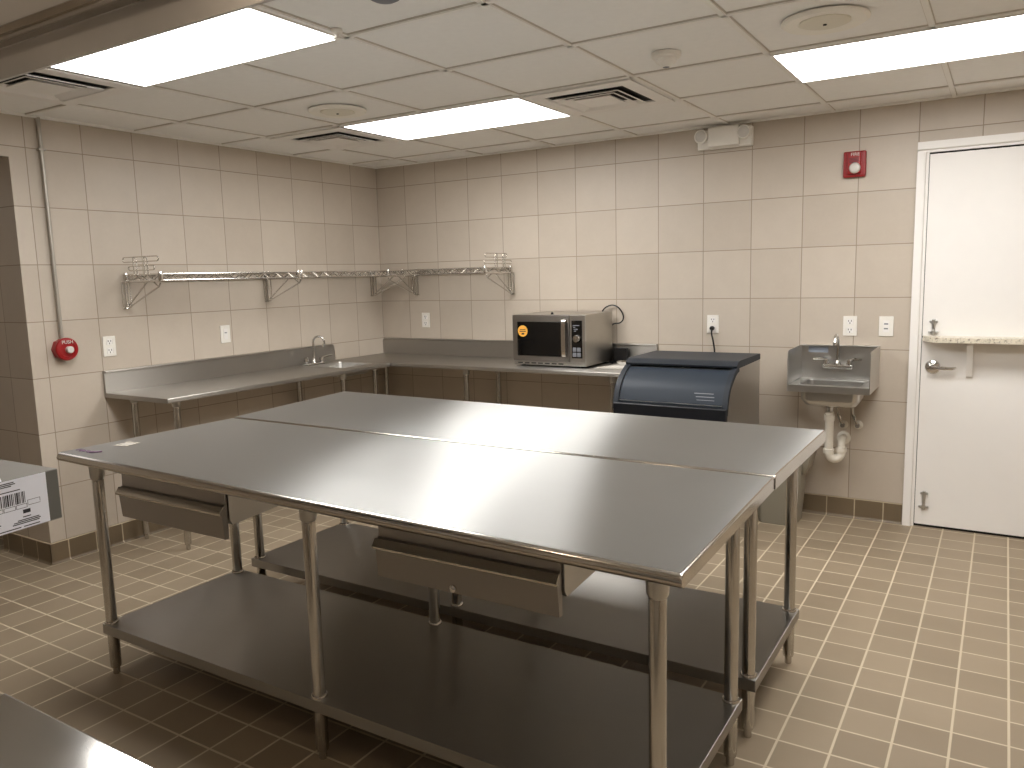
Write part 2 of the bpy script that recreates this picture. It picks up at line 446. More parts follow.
# front table of the island
FT = thing('work_table', (8.6, -10.1, 0), 'long stainless steel work table with two drawers and rolled front edge, nearest the camera', 'work table', 'steel island work tables')
ft = tabletop([(4.575, -11.41, 2.945), (12.62, -11.515, 2.885), (12.575, -8.752, 2.925), (4.61, -8.802, 2.945)], .125, 'roll', None)
def edge_faces(o):
    for p in o.data.polygons:
        if abs(p.normal.z) < .97: p.material_index = 1
    return o
top = edge_faces(ft.build('tabletop', [M['top'], M['edge']], FT))
bottom_shelf(4.82, 12.37, -11.19, -9.03, .69, FT)
for x, yf in ((4.89, -11.10), (8.575, -11.10), (12.335, -11.235)):
    table_leg(x, yf, 2.78, .69, FT); table_leg(min(x, 12.28), -9.13, 2.80, .69, FT)
# cross channels under the top
MB().box(4.8, 12.4, -10.2, -9.95, 2.74, 2.82, .01).build('under_channel', M['steel'], FT)
st = MB(); st.hexa([(4.86, -10.83, 2.9455), (5.07, -10.80, 2.9455), (5.03, -10.58, 2.9455), (4.80, -10.60, 2.9455), (4.86, -10.83, 2.9475), (5.07, -10.80, 2.9475), (5.03, -10.58, 2.9475), (4.80, -10.60, 2.9475)])
s0 = st.build('label_sticker', M['sticker'], top); s0['label'] = 'small white printed sticker'
st = MB()
for k in range(3): st.box(4.87, 5.02, -10.78+.06*k, -10.765+.06*k, 2.9475, 2.948)
st.build('printed_lines', M['paper_grey'], s0)
st = MB()
for k in range(7):
    a = 4.68+.05*k; st.tube([(a, -11.22+.02*math.sin(k*2), 2.946), (a+.03, -11.17, 2.946), (a+.05, -11.20+.03*(k % 2), 2.946)], .008, 6)
st.tube([(5.0, -11.22, 2.946), (5.08, -11.12, 2.946)], .014, 6)
s0 = st.build('pen_mark', M['purple'], top); s0['label'] = 'purple scribbled mark'

def drawer(x0, x1, t, label, y=-11.08):
    zt, zb = 2.72, 2.15
    d = MB()
    # housing hung from the underside of the top
    d.loft([[(xx, yy, zz) for yy, zz in ((y+.06, 2.79), (y+.06, 2.36), (y+.10, 2.30), (-9.5, 2.40), (-9.45, 2.79))] for xx in (x0+.03, x1+.02)])
    h = d.build('drawer_housing', M['steel'], t)
    f = MB()
    pr = [(y+.05, zt), (y+.03, zt), (y+.025, 2.535), (y-.015, 2.515), (y-.055, 2.455), (y-.055, 2.44), (y-.03, 2.435), (y-.005, zb+.01), (y+.0, zb), (y+.05, zb)]
    f.prism(pr, x0, x1, 'x')
    f = f.build('drawer', M['dark_steel'], t); f['label'] = label
    g = MB(); g.prism([(y-.010, 2.520), (y-.018, 2.527), (y-.070, 2.462), (y-.064, 2.440), (y-.056, 2.444), (y-.060, 2.460)], x0-.01, x1+.01, 'x')
    g.build('pull_lip', M['edge'], f)
    g = MB(); g.box(x0-.06, x1+.0, y-.03, y+.05, 2.70, 2.735, .006); g.build('top_rail', M['dark_steel'], h)
    return f
drawer(5.33, 7.24, FT, 'left drawer with lipped pull, dull grey front')
f2 = drawer(9.46, 11.42, FT, 'right drawer with lipped pull and a lock')
lk = MB().lathe((10.35, -11.09, 2.20), [(.035, 0), (.035, -.02), (.015, -.03)], 'y', 12); lk.build('lock', M['chrome'], f2)

# rear table of the island
RT = thing('work_table', (8.5, -7.5, 0), 'plain stainless steel work table without drawers, pushed against the back of the drawer table', 'work table', 'steel island work tables')
rt = tabletop([(4.63, -8.795, 2.962), (12.585, -8.745, 2.942), (12.60, -6.27, 2.952), (4.47, -6.27, 2.995)], .14, 'square', None)
edge_faces(rt.build('tabletop', [M['top'], M['edge']], RT))
bottom_shelf(4.62, 12.40, -8.66, -6.6, .70, RT)
for x in (4.72, 8.5, 12.30):
    table_leg(x, -8.56, 2.81, .70, RT); table_leg(x, -6.70, 2.82, .70, RT)
MB().box(4.7, 12.3, -7.7, -7.45, 2.74, 2.81, .01).build('under_channel', M['steel'], RT)

# ------------------------------------------------------------------ wall counters
def splash_prof(): pass
CZ = 2.955
# left counter with sink hole
LC = thing('wall_counter', (1.0, -5.0, 0), 'stainless steel counter along the left wall with backsplash and small sink', 'counter', 'steel wall counters')
hx0, hx1, hy0, hy1 = .52, 1.55, -3.25, -2.25
def ringed_top(x0, x1, y0, y1, hx0, hx1, hy0, hy1, z0, z1):
    m = MB()
    for a in ((x0, hx0, y0, y1), (hx1, x1, y0, y1), (hx0, hx1, y0, hy0), (hx0, hx1, hy1, y1)):
        m.box(a[0], a[1], a[2], a[3], z0, z1)
    bmesh.ops.remove_doubles(m.bm, verts=m.bm.verts, dist=1e-5)
    return m
m = ringed_top(.02, 1.90, -8.03, -2.02, hx0, hx1, hy0, hy1, CZ-.02, CZ)
m.box(1.84, 1.925, -8.03, -2.02, CZ-.085, CZ+.004, .018, 3)
m.box(.02, 1.88, -8.035, -8.015, CZ-.085, CZ, .004)
m.box(.0, 1.88, -2.03, -2.01, CZ-.085, CZ, .004)
lt = m.build('countertop', M['counter_y'], LC)
m = MB(); pts = [(-8.03, CZ-.085), (-8.03, 3.36), (-8.02, 3.375)]+[(-2.06+.09*math.cos(math.radians(a)), 3.285+.09*math.sin(math.radians(a))) for a in range(90, -1, -15)]+[(-1.97, CZ-.02)]
m.loft([[(x, a, z) for a, z in pts] for x in (.0, .06)])
m.box(.0, .085, -8.02, -2.06, 3.335, 3.372, .012)
m.build('backsplash', M['counter_y'], LC)
m = MB()   # bowl
def bowl(m, x0, x1, y0, y1, zt, d, r=.1):
    def rg(k, z, rr): return [(a, b_, z) for a, b_ in rrect(x0+k, x1-k, y0+k, y1-k, rr, 5)]
    rings = [rg(-.03, zt+.004, r), rg(-.03, zt-.01, r), rg(.015, zt-.01, r), rg(.02, zt-d*.3, r), rg(.04, zt-d*.75, r), rg(.09, zt-d*.95, r), rg(.16, zt-d, r*.8)]
    inner = [rg(-.03, zt+.004, r), rg(.0, zt+.004, r), rg(.008, zt-.02, r), rg(.025, zt-d*.7, r), rg(.09, zt-d*.93, r), rg(.2, zt-d*.97, r*.7)]
    m.loft(list(reversed(rings))+inner, cap=True)
bowl(m, hx0, hx1, hy0, hy1, CZ, .24)
m.build('sink_bowl', M['steel'], LC)
for (x, y) in ((.25, -7.6), (1.55, -7.6), (.25, -3.4), (1.70, -3.42)):
    table_leg(x, y, CZ-.02, 0, LC, .062)
# faucet on the counter
def gooseneck(base, r, h, reach, dirv, t, tube=.028):
    bx, by, bz = base; dx, dy = dirv
    pts = [(bx, by, bz)]+[(bx, by, bz+h*.5*k) for k in (.5, 1.0)]
    zc = bz+h-reach/2
    for a in range(180, -31, -15):
        o = reach/2+reach/2*math.cos(math.radians(a)); pts.append((bx+dx*o, by+dy*o, zc+reach/2*math.sin(math.radians(a))))
    MB().tube(pts, tube, 12).build('spout', M['chrome'], t)
    e = Vector(pts[-1]); p = Vector(pts[-2]); MB().tube([e, e+(e-p).normalized()*.05], tube*1.25, 12).build('aerator', M['chrome'], t)
FA = thing('faucet', (.42, -2.87, CZ), 'chrome gooseneck faucet with two lever handles on the left wall counter', 'faucet', None)
MB().lathe((.33, -2.95, CZ), [(.075, 0), (.075, .03), (.05, .06), (.04, .12), (.03, .14)], n=20).box(.24, .42, -3.24, -2.66, CZ, CZ+.05, .02, 3).build('base_plate', M['chrome'], FA)
gooseneck((.33, -2.95, CZ+.1), .3, .58, .27, (.86, .5), FA)
for s in (-1, 1):
    hb = MB().lathe((.33, -2.95+.25*s, CZ), [(.045, .03), (.045, .09), (.06, .10), (.055, .15), (.02, .16)], n=16).build('valve', M['chrome'], FA)
    MB().tube([(.33, -2.95+.25*s, CZ+.15), (.37, -2.87+.33*s, CZ+.18), (.42, -2.87+.45*s, CZ+.19)], [.02, .022, .018], 10).build('lever', M['chrome'], hb)

# back counter
BC = thing('wall_counter', (4.0, -1.0, 0), 'stainless steel counter with backsplash along the back wall under the microwave', 'counter', 'steel wall counters')
m = MB(); m.box(.02, 7.92, -1.95, -.02, CZ-.02, CZ).box(.02, 7.93, -2.0, -1.91, CZ-.085, CZ+.004, .018, 3)
m.box(.015, .035, -1.95, -.02, CZ-.085, CZ, .004).box(7.91, 7.93, -1.95, -.02, CZ-.085, CZ, .004)
m.build('countertop', M['counter_x'], BC)
m = MB(); pts = [(.0, CZ-.03)]+[(.09-.09*math.cos(math.radians(a)), 3.285+.09*math.sin(math.radians(a))) for a in range(0, 91, 15)]+[(7.92, 3.375), (7.93, 3.36), (7.93, CZ-.085)]
m.loft([[(a, y, z) for a, z in pts] for y in (-.06, .0)])
m.box(.06, 7.925, -.085, 0, 3.335, 3.372, .012)
m.build('backsplash', M['counter_x'], BC)
for (x, y) in ((.28, -.3), (1.17, -1.75), (3.95, -1.75), (3.9, -.3), (7.64, -1.75), (7.64, -.3)):
    table_leg(x, y, CZ-.02, 0, BC, .062)

# ------------------------------------------------------------------ microwave
mx0, mx1, my0, my1, mz0, mz1 = 5.12, 6.92, -1.56, -.18, 2.995, 4.10
MW = thing('microwave', ((mx0+mx1)/2, -.9, CZ), 'stainless steel commercial microwave with black window and round orange sticker', 'microwave')
MB().box(mx0, mx1, my0+.06, my1, mz0, mz1, .012).build('case', steel('microwave_case', (0, 1, 0), .3, .5, (.50, .48, .44)), MW)
MB().box(mx0, mx0+1.42, my0, my0+.058, mz0+.09, mz1-.005, .012).build('door', M['dark_steel'], MW); dr = bpy.context.scene.objects[-1] if False else [o for o in COL.objects if o.name.startswith('door')][-1]
MB().box(mx0+.13, mx0+1.27, my0-.006, my0+.01, mz0+.20, mz1-.15, .02, 3).build('window', M['black_glass'], dr)
MB().lathe((mx0+.27, my0-.006, mz1-.36), [(.125, 0), (.125, -.004)], 'y', 32).build('sticker', M['orange'], dr)
s0 = [o for o in COL.objects if o.name == 'sticker'][0]; s0['label'] = 'round orange sticker with dark print'
q = MB(); q.box(mx0+.20, mx0+.34, my0-.0115, my0-.0105, mz1-.335, mz1-.32).box(mx0+.19, mx0+.35, my0-.0115, my0-.0105, mz1-.375, mz1-.355)
q.box(mx0+.24, mx0+.31, my0-.0115, my0-.0105, mz1-.44, mz1-.40)
q.build('print', M['ink'], s0)
h = MB(); h.prism([(my0+.01, mz1-.10), (my0-.06, mz1-.11), (my0-.09, mz1-.15), (my0-.10, mz1-.24), (my0-.10, mz0+.34), (my0-.09, mz0+.25), (my0-.06, mz0+.21), (my0+.01, mz0+.20), (my0+.01, mz0+.25), (my0-.045, mz0+.28), (my0-.065, mz0+.36), (my0-.065, mz1-.26), (my0-.045, mz1-.17), (my0+.01, mz1-.15)], mx0+1.275, mx0+1.365, 'x')
h.build('handle', M['edge'], dr)
pn = MB().box(mx0+1.43, mx1, my0+.003, my0+.058, mz0+.09, mz1-.005, .012).build('control_panel', M['steel'], MW)
cp = MB().box(mx0+1.48, mx1-.07, my0-.004, my0+.01, mz0+.18, mz1-.12, .008).build('control_face', M['black_glass'], pn)
kb = MB().lathe((mx0+1.605, my0-.004, mz0+.60), [(.085, 0), (.085, -.03), (.07, -.06), (.02, -.065)], 'y', 28).build('dial', M['edge'], pn)
for ix in range(2):
    for iz in range(2):
        MB().box(mx0+1.505+.105*ix, mx0+1.59+.105*ix, my0-.012, my0, mz0+.21+.11*iz, mz0+.30+.11*iz, .01).build('button', M['paper_grey'], pn)
q = MB()
for k, (a, w) in enumerate(((.87, .16), (.83, .05), (.79, .10), (.75, .05))): q.box(mx0+1.51+.01*k, mx0+1.51+.01*k+w, my0-.0052, my0-.004, mz0+a, mz0+a+.018)
q.build('panel_print', M['paper_grey'], cp)
v = MB().box(mx0+.01, mx1-.01, my0+.02, my0+.06, mz0, mz0+.085, .006).build('bottom_vent', M['steel'], MW)
q = MB()
for k in range(7): q.box(mx0+.12+.17*k, mx0+.24+.17*k, my0+.015, my0+.022, mz0+.03, mz0+.055)
q.build('vent_slot', M['dark'], v)
for x in (mx0+.15, mx1-.15):
    for y in (my0+.2, my1-.15): MB().lathe((x, y, CZ), [(.05, 0.002), (.045, .065)], n=14).build('foot', M['black'], MW)
MB().lathe((6.06, -1.42, mz1), [(.03, 0), (.03, .03), (.012, .05)], n=12).build('top_stud', M['black'], MW)
cpts = [(6.60, -.17, 3.75), (6.62, -.10, 4.05), (6.70, -.09, 4.18), (6.87, -.09, 4.24), (7.02, -.09, 4.19), (7.13, -.09, 4.05), (7.14, -.09, 3.92), (7.06, -.10, 3.84), (6.93, -.14, 3.82), (6.80, -.16, 3.7)]
def smoothpts(p, k=4):
    p = [Vector(a) for a in p]; out = []
    for i in range(len(p)-1):
        a, b_, c, d = p[max(0, i-1)], p[i], p[i+1], p[min(len(p)-1, i+2)]
        for j in range(k):
            t = j/k; out.append(.5*((2*b_)+(-a+c)*t+(2*a-5*b_+4*c-d)*t*t+(-a+3*b_-3*c+d)*t**3))
    return out+[p[-1]]
MB().tube(smoothpts(cpts), .016, 8).build('power_cord', M['black'], MW)
# things behind the microwave
t = thing('power_box', (7.15, -.17, CZ), 'black box standing against the backsplash right of the microwave', 'box')
MB().box(6.98, 7.28, -.26, -.10, CZ, CZ+.33, .015).build('case', M['black'], t)
MB().tube([(7.0, -.27, CZ+.02), (6.97, -.4, CZ+.02), (7.05, -.5, CZ+.02)], .018, 8).build('cord', M['black'], t)
pp = MB()
P0 = [(7.05, -1.42), (7.80, -1.30), (7.84, -.42), (7.30, -.40)]
pp.loft([[(x, y, CZ+.006) for x, y in P0], [(x, y, CZ+.014) for x, y in P0]])
pp.loft([[(x*.8+1.48, y*.6-.5, CZ+.015) for x, y in P0], [(x*.8+1.50, y*.6-.52, CZ+.028) for x, y in P0]])
tag(pp.build('paper_sheet', M['white']), 'loose white papers lying on the counter beside the microwave', 'paper')
t = thing('steel_cup', (7.55, -.95, CZ+.03), 'small shiny metal dish on the papers beside the microwave', 'dish')
MB().lathe((7.52, -.85, CZ+.03), [(.13, 0), (.17, .03), (.19, .08), (.18, .085), (.14, .035), (.02, .02)], n=28).build('dish', M['chrome'], t)

# ------------------------------------------------------------------ ice machine
ix0, ix1 = 8.10, 10.30
IM = thing('ice_machine', (9.2, -1.6, 0), 'steel ice bin with slanted dark blue-grey lid standing right of the back counter', 'ice machine')
curve = smoothpts([(0, -1.98, 3.19), (0, -2.16, 3.145), (0, -2.38, 3.02), (0, -2.58, 2.85), (0, -2.70, 2.62), (0, -2.76, 2.38)], 4)
curve = [(v.y, v.z) for v in curve]
body = [(-.50, .12), (-.50, 3.17), (-1.98, 3.17)]+[(y+.045, z-.02) for y, z in curve]+[(-2.72, 2.0), (-2.66, .45), (-2.5, .12)]
MB().prism(body, ix0+.03, ix1-.012, 'x').build('cabinet', M['steel'], IM)
cap = [(-.50, 3.17), (-.50, 3.27), (-.52, 3.285), (-1.92, 3.285), (-2.04, 3.265), (-2.13, 3.20), (-2.12, 3.165), (-1.98, 3.15)]
MB().prism(cap, ix0-.005, ix1-.0, 'x').build('top_cap', M['ice_cap'], IM)
def offset(c, d):
    out = []
    for i, (y, z) in enumerate(c):
        a = c[max(0, i-1)]; b_ = c[min(len(c)-1, i+1)]; ty, tz = b_[0]-a[0], b_[1]-a[1]; l = math.hypot(ty, tz); out.append((y+tz/l*d, z-ty/l*d))
    return out
co = curve; ci = offset(curve, -.10); cm = offset(curve, -.035)
if ci[3][0] < co[3][0]: ci = offset(curve, .10); cm = offset(curve, .035)
for xx in ((ix0-.01, ix0+.09), (ix1-.09, ix1-.0)):
    MB().prism(co+list(reversed(ci)), xx[0], xx[1], 'x').build('side_rim', M['ice_cap'], IM)
lidc = [p for p in cm if p[1] > 2.50]; lidi = [p for p in ci if p[1] > 2.50][:len(lidc)]
ld = MB().prism(lidc+list(reversed(lidi)), ix0+.10, ix1-.10, 'x').build('lid', M['ice_lid'], IM)
MB().prism([(lidc[-1][0]+.01, 2.535), (lidc[-1][0]-.03, 2.53), (lidc[-1][0]-.03, 2.505), (lidc[-1][0]+.01, 2.50)], ix0+.10, ix1-.10, 'x').build('grip_lip', M['ice_cap'], ld)
def lid_pt(t): # along the lid curve
    k = t*(len(lidc)-1); i = min(int(k), len(lidc)-2); f = k-i
    return lidc[i][0]*(1-f)+lidc[i+1][0]*f, lidc[i][1]*(1-f)+lidc[i+1][1]*f
q = MB()
for a, b_, w0, w1 in ((.80, .815, 9.66, 10.02), (.86, .875, 9.70, 10.04), (.92, .93, 9.72, 10.05)):
    (ya, za), (yb, zb) = lid_pt(a), lid_pt(b_); q.hexa([(w0, ya-.004, za), (w1, ya-.004, za), (w1, yb-.004, zb), (w0, yb-.004, zb), (w0, ya+.01, za), (w1, ya+.01, za), (w1, yb+.01, zb), (w0, yb+.01, zb)])
q.build('nameplate', M['paper_grey'], ld)
MB().box(ix0+.0, ix1-.0, -2.77, -2.66, 1.95, 2.50, .03, 3).build('front_panel', M['ice_black'], IM)
MB().box(ix0+.03, ix1-.03, -2.72, -2.64, .3, 1.93, .01).build('lower_panel', M['steel'], IM)
for x in (ix0+.2, ix1-.2):
    for y in (-2.35, -.7): MB().lathe((x, y, 0), [(.06, 0), (.07, .02), (.05, .04), (.05, .14)], n=14).build('foot', M['black'], IM)

# ------------------------------------------------------------------ grey bin beside it
BN = thing('waste_bin', (10.8, -.8, 0), 'grey plastic slim waste bin on the floor under the hand sink', 'bin')
def rr3(x0, x1, y0, y1, r, z): return [(a, b_, z) for a, b_ in rrect(x0, x1, y0, y1, r, 4)]
def binring(g, z): return rr3(10.46-g*.6, 11.18+g, -1.17-g*.6, -.45+g*.6, .12, z)
MB().loft([binring(-.02, 0), binring(.0, .03), binring(.05, .7), binring(.09, 1.2), binring(.09, 1.42), binring(.13, 1.42), binring(.14, 1.49), binring(.12, 1.51), binring(.08, 1.48), binring(.03, .6), binring(-.02, .06)]).build('body', M['bin'], BN)
MB().loft([rr3(11.24, 11.31, -1.02, -.6, .03, 1.02), rr3(11.26, 11.38, -1.08, -.55, .03, 1.16), rr3(11.27, 11.42, -1.12, -.50, .03, 1.36), rr3(11.27, 11.42, -1.12, -.50, .03, 1.50)]).build('handle', M['bin'], BN)

# ------------------------------------------------------------------ hand sink
HS = thing('hand_sink', (11.7, -.6, 2.2), 'small stainless steel hand sink with side splashes mounted on the back wall by the door', 'sink')
sx0, sx1, sy, sz = 11.0, 12.42, -1.22, 2.78
m = ringed_top(sx0+.01, sx1-.01, sy, -.01, sx0+.17, sx1-.17, sy+.14, -.30, sz-.012, sz)
m.box(sx0, sx1, sy-.005, sy+.015, sz-.125, sz+.004, .006).box(sx0, sx0+.02, sy, -.01, sz-.12, sz, .003).box(sx1-.02, sx1, sy, -.01, sz-.12, sz, .003)
m.build('rim', M['steel'], HS)
m = MB(); bowl(m, sx0+.17, sx1-.17, sy+.14, -.30, sz, .42, .12); m.build('bowl', M['steel'], HS)
m = MB(); m.box(sx0, sx1, -.03, 0, sz-.1, 3.44, .006).box(sx0, sx1, -.12, -.0, 3.42, 3.445, .006).build('backsplash', M['steel'], HS)
for s, (xa, xb) in (('l', (sx0-.012, sx0+.004)), ('r', (sx1-.004, sx1+.012))):
    MB().prism([(sy-.01, sz-.12), (0, sz-.12), (0, 3.445), (sy+.06, 3.43), (sy-.0, 3.40)], xa, xb, 'x').build('side_splash', M['steel'], HS)
MB().box(11.13, 11.50, -.036, -.03, 3.29, 3.41, .003).build('label', M['bluelabel'], HS)
MB().lathe((11.66, -.62, sz-.47), [(.09, .09), (.09, .0), (.06, -.01), (.06, -.09)], n=18).build('drain', M['chrome'], HS)
# wall faucet
HF = thing('faucet', (11.72, -.1, 3.0), 'chrome wall-mounted faucet with two lever handles over the hand sink', 'faucet')
MB().box(11.42, 11.98, -.22, -.11, 2.99, 3.09, .04, 4).build('body', M['chrome'], HF)
for s in (-1, 1):
    MB().lathe((11.70+.20*s, -.03, 3.04), [(.075, 0), (.075, -.02), (.05, -.05), (.045, -.12)], 'y', 18).build('flange', M['chrome'], HF)
    vv = MB().lathe((11.70+.21*s, -.165, 3.07), [(.05, 0), (.055, .05), (.045, .10), (.02, .12)], n=16).build('valve', M['chrome'], HF)
    MB().tube([(11.70+.22*s, -.17, 3.17), (11.70+.32*s, -.20, 3.19), (11.70+.44*s, -.24, 3.19)], [.026, .03, .024], 10).build('lever', M['chrome'], vv)
MB().lathe((11.70, -.165, 3.05), [(.055, 0), (.06, .05), (.035, .10)], n=16).build('spout_base', M['chrome'], HF)
MB().tube(smoothpts([(11.70, -.165, 3.1), (11.70, -.18, 3.40), (11.70, -.23, 3.58), (11.70, -.34, 3.66), (11.70, -.46, 3.63), (11.70, -.52, 3.53)]), .032, 12).build('spout', M['chrome'], HF)
MB().lathe((11.70, -.52, 3.54), [(.036, 0), (.036, -.06), (.02, -.065)], n=14).build('aerator', M['chrome'], HF)
# drain trap
DT = thing('drain_pipe', (11.72, -.55, 1.3), 'white plastic P-trap drain pipe under the hand sink', 'pipe')
tx = 11.66
MB().tube([(tx, -.62, 2.21), (tx, -.62, 1.44)], .08, 18).build('tailpiece', M['pvc'], DT)
MB().lathe((tx, -.62, 2.10), [(.088, -.06), (.10, -.05), (.10, .05), (.088, .06)], n=20).build('slip_nut', M['pvc'], DT)
ub = [(tx+.105*(1-math.cos(math.radians(a))), -.62+.05*(1-math.cos(math.radians(a))), 1.42-.13*math.sin(math.radians(a))) for a in range(0, 181, 12)]
MB().tube(ub, .085, 18).build('trap_bend', M['pvc'], DT)
e = Vector(ub[-1])
MB().tube([e, (e.x, e.y, 1.55), (e.x, e.y+.02, 1.61), (e.x, e.y+.07, 1.655), (e.x-.01, e.y+.15, 1.66), (11.83, 0, 1.61)], .07, 18).build('trap_arm', M['pvc'], DT)
MB().lathe((e.x, e.y, 1.47), [(.088, -.05), (.10, -.04), (.10, .04), (.088, .05)], n=20).build('slip_nut', M['pvc'], DT)
MB().lathe((tx, -.62, 1.44), [(.088, -.05), (.10, -.04), (.10, .04), (.088, .05)], n=20).build('slip_nut', M['pvc'], DT)
MB().lathe((11.83, -.0, 1.60), [(.13, -.0), (.13, -.012), (.10, -.03), (.07, -.03)], 'y', 28).build('escutcheon', M['pvc'], DT)
for x, z, lb in ((11.82, 1.87, 'left chrome water supply valve under the hand sink, beside the drain pipe'), (12.09, 1.88, 'right chrome water supply valve under the hand sink')):
    SV = thing('supply_valve', (x, -.1, z), lb, 'valve', 'water supply valves under the hand sink')
    MB().lathe((x, 0, z), [(.088, 0), (.088, -.012), (.06, -.03), (.03, -.03)], 'y', 24).build('escutcheon', M['pvc'], SV)
    MB().tube([(x, -.02, z), (x, -.12, z)], .028, 10).lathe((x, -.10, z), [(.04, 0), (.045, -.03), (.04, -.07)], 'y', 14).build('stop_valve', M['dark_steel'], SV)
    MB().tube(smoothpts([(x, -.13, z+.01), (x-.04, -.14, z+.10), (x-.09, -.15, z+.25), (x-.10, -.15, z+.45), (x-.10, -.12, 2.66)]), .024, 10).build('supply_hose', M['leg'], SV)
    MB().lathe((x-.055, -.14, z+.13), [(.034, 0), (.034, .06)], n=10).build('hose_nut', M['chrome'], SV)

# ------------------------------------------------------------------ door
dx0, dx1 = 12.94, 16.55
FD = MB()
fp = [(0, 0), (-.11, 0), (-.11, .13), (-.09, .145), (-.065, .15), (-.065, .19), (0, .19)]   # (y, inward)
FD.loft([[(dx0+i, y, z) for y, i in fp] for z in (0.0, 6.965)])
FD.loft([[(dx1-i, y, z) for y, i in fp] for z in (0.0, 6.965)])
FD.loft([[(x, y, 7.15-i) for y, i in fp] for x in (dx0, dx1)])
fr = FD.build('door_frame', M['white_paint'], smooth=30); fr.name = 'trim_4'; fr['kind'] = 'structure'
DO = thing('door_1', (14.7, -.03, 0), None, None); DO['kind'] = 'structure'
MB().box(dx0+.20, dx1-.20, -.045, 0, .05, 3.62, .006).build('lower_leaf', M['white_paint'], DO)
MB().box(dx0+.20, dx1-.20, -.045, 0, 3.645, 6.93, .006).build('upper_leaf', M['white_paint'], DO)
MB().box(dx0+.19, dx1-.19, -.012, 0, .0, 6.96).build('door_gap', M['dark'], DO)
sh = MB().prism([(dx0+.21, -.045), (dx0+.30, -.35), (dx0+.42, -.47), (dx0+.55, -.50), (dx1-.55, -.50), (dx1-.42, -.47), (dx1-.30, -.35), (dx1-.21, -.045)], 3.565, 3.655, 'z').build('counter_shelf', M['stone'], DO)
sh['label'] = 'speckled stone-look shelf'
for x in (13.93, 15.8): MB().prism([(-.045, 2.90), (-.045, 3.56), (-.36, 3.56), (-.36, 3.52), (-.10, 2.93)], x-.05, x+.05, 'x').build('shelf_bracket', M['white_paint'], DO)
lv = MB().lathe((13.335, -.045, 3.08), [(.125, 0), (.13, -.02), (.115, -.04), (.06, -.055), (.045, -.07), (.04, -.15)], 'y', 28).build('door_lever', M['chrome'], DO)
MB().tube(smoothpts([(13.335, -.19, 3.08), (13.42, -.20, 3.08), (13.55, -.19, 3.07), (13.66, -.17, 3.07), (13.71, -.13, 3.08)]), [.034]*9+[.030]*5+[.022]*3, 10).build('handle_bar', M['chrome'], lv)
def bolt(x, z0, z1, flip=False):
    bm_ = MB().lathe((x, -.045, z1), [(.012, .07), (.07, .02)][::-1] if False else [(.012, 0), (.012, -.001)], 'y', 8)
    m = MB()
    m.tube([(x, -.075, z0), (x, -.075, z1)], .028, 10)
    for z, w in ((z0, .085), (z1, .07)):
        m.box(x-w, x+w, -.085, -.045, z-.022, z+.022, .01).box(x-.03, x+.03, -.11, -.045, z-.05, z+.05, .015)
    bm_.bm.free()
    return m.build('surface_bolt', M['steel'], DO)
bolt(13.32, 3.72, 3.92); bolt(13.29, .40, .66)

# ------------------------------------------------------------------ wall plates
def plate(side, a, z, label, kind='outlet', w=.25, h=.38):
    nm = 'light_switch' if kind == 'switch' else 'wall_outlet'
    c = (0, a, z) if side == 'left' else (a, 0, z)
    t = thing(nm, c, label, 'switch' if kind == 'switch' else 'outlet', 'white wall plates')
    def bx(a0, a1, d0, d1, z0, z1, bev=0):
        return MB().box(d0, d1, a+a0, a+a1, z+z0, z+z1, bev) if side == 'left' else MB().box(a+a0, a+a1, -d1, -d0, z+z0, z+z1, bev)
    pl = bx(-w/2, w/2, 0, .022, -h/2, h/2, .008).build('cover_plate', M['white'], t)
    if kind == 'switch' or kind == 'gfci':
        bx(-.055, .055, .02, .03, -.11, .11, .004).build('rocker', M['white_paint'], t)
        if kind == 'gfci':
            for s in (-1, 1): bx(-.035, .035, .03, .034, .045*s-.012, .045*s+.012).build('button', M['paper_grey'], t)
        else: bx(-.03, .03, .03, .033, .02, .04).build('indicator', M['paper_grey'], t)
    else:
        for s in (-1, 1):
            r = bx(-.06, .06, .02, .03, .085*s-.055, .085*s+.055, .012).build('receptacle', M['white_paint'], t)
            q = MB()
            for u, zz in ((-.025, .015), (.025, .015), (0, -.03)):
                if side == 'left': q.box(.03, .0315, a+u-.006, a+u+.006, z+.085*s+zz-.016, z+.085*s+zz+.016)
                else: q.box(a+u-.006, a+u+.006, -.0315, -.03, z+.085*s+zz-.016, z+.085*s+zz+.016)
            q.build('slots', M['ink'], r)
    return t
plate('left', -7.85, 3.83, 'white outlet plate on the left wall beside the end of the counter')
plate('left', -5.20, 3.86, 'white outlet plate on the left wall above the middle of the counter', 'switch')
plate('back', 1.48, 3.86, 'white outlet plate on the back wall between shelf bracket and microwave')
plate('back', 9.17, 3.83, 'white outlet plate with a black plug above the ice machine')
plate('back', 11.88, 3.82, 'white outlet plate on the back wall above the hand sink')
plate('back', 12.52, 3.82, 'white switch plate on the back wall next to the door frame', 'gfci')
t = thing('plug_and_cord', (9.17, -.05, 3.7), 'black plug and cord running from the wall outlet behind the ice machine', 'power cord')
MB().lathe((9.17, -.032, 3.745), [(.045, 0), (.05, -.06), (.03, -.10)], 'y', 14).build('plug', M['black'], t)
MB().tube(smoothpts([(9.17, -.10, 3.73), (9.18, -.12, 3.62), (9.21, -.10, 3.45), (9.24, -.09, 3.2), (9.25, -.1, 2.6)]), .018, 8).build('cable', M['black'], t)

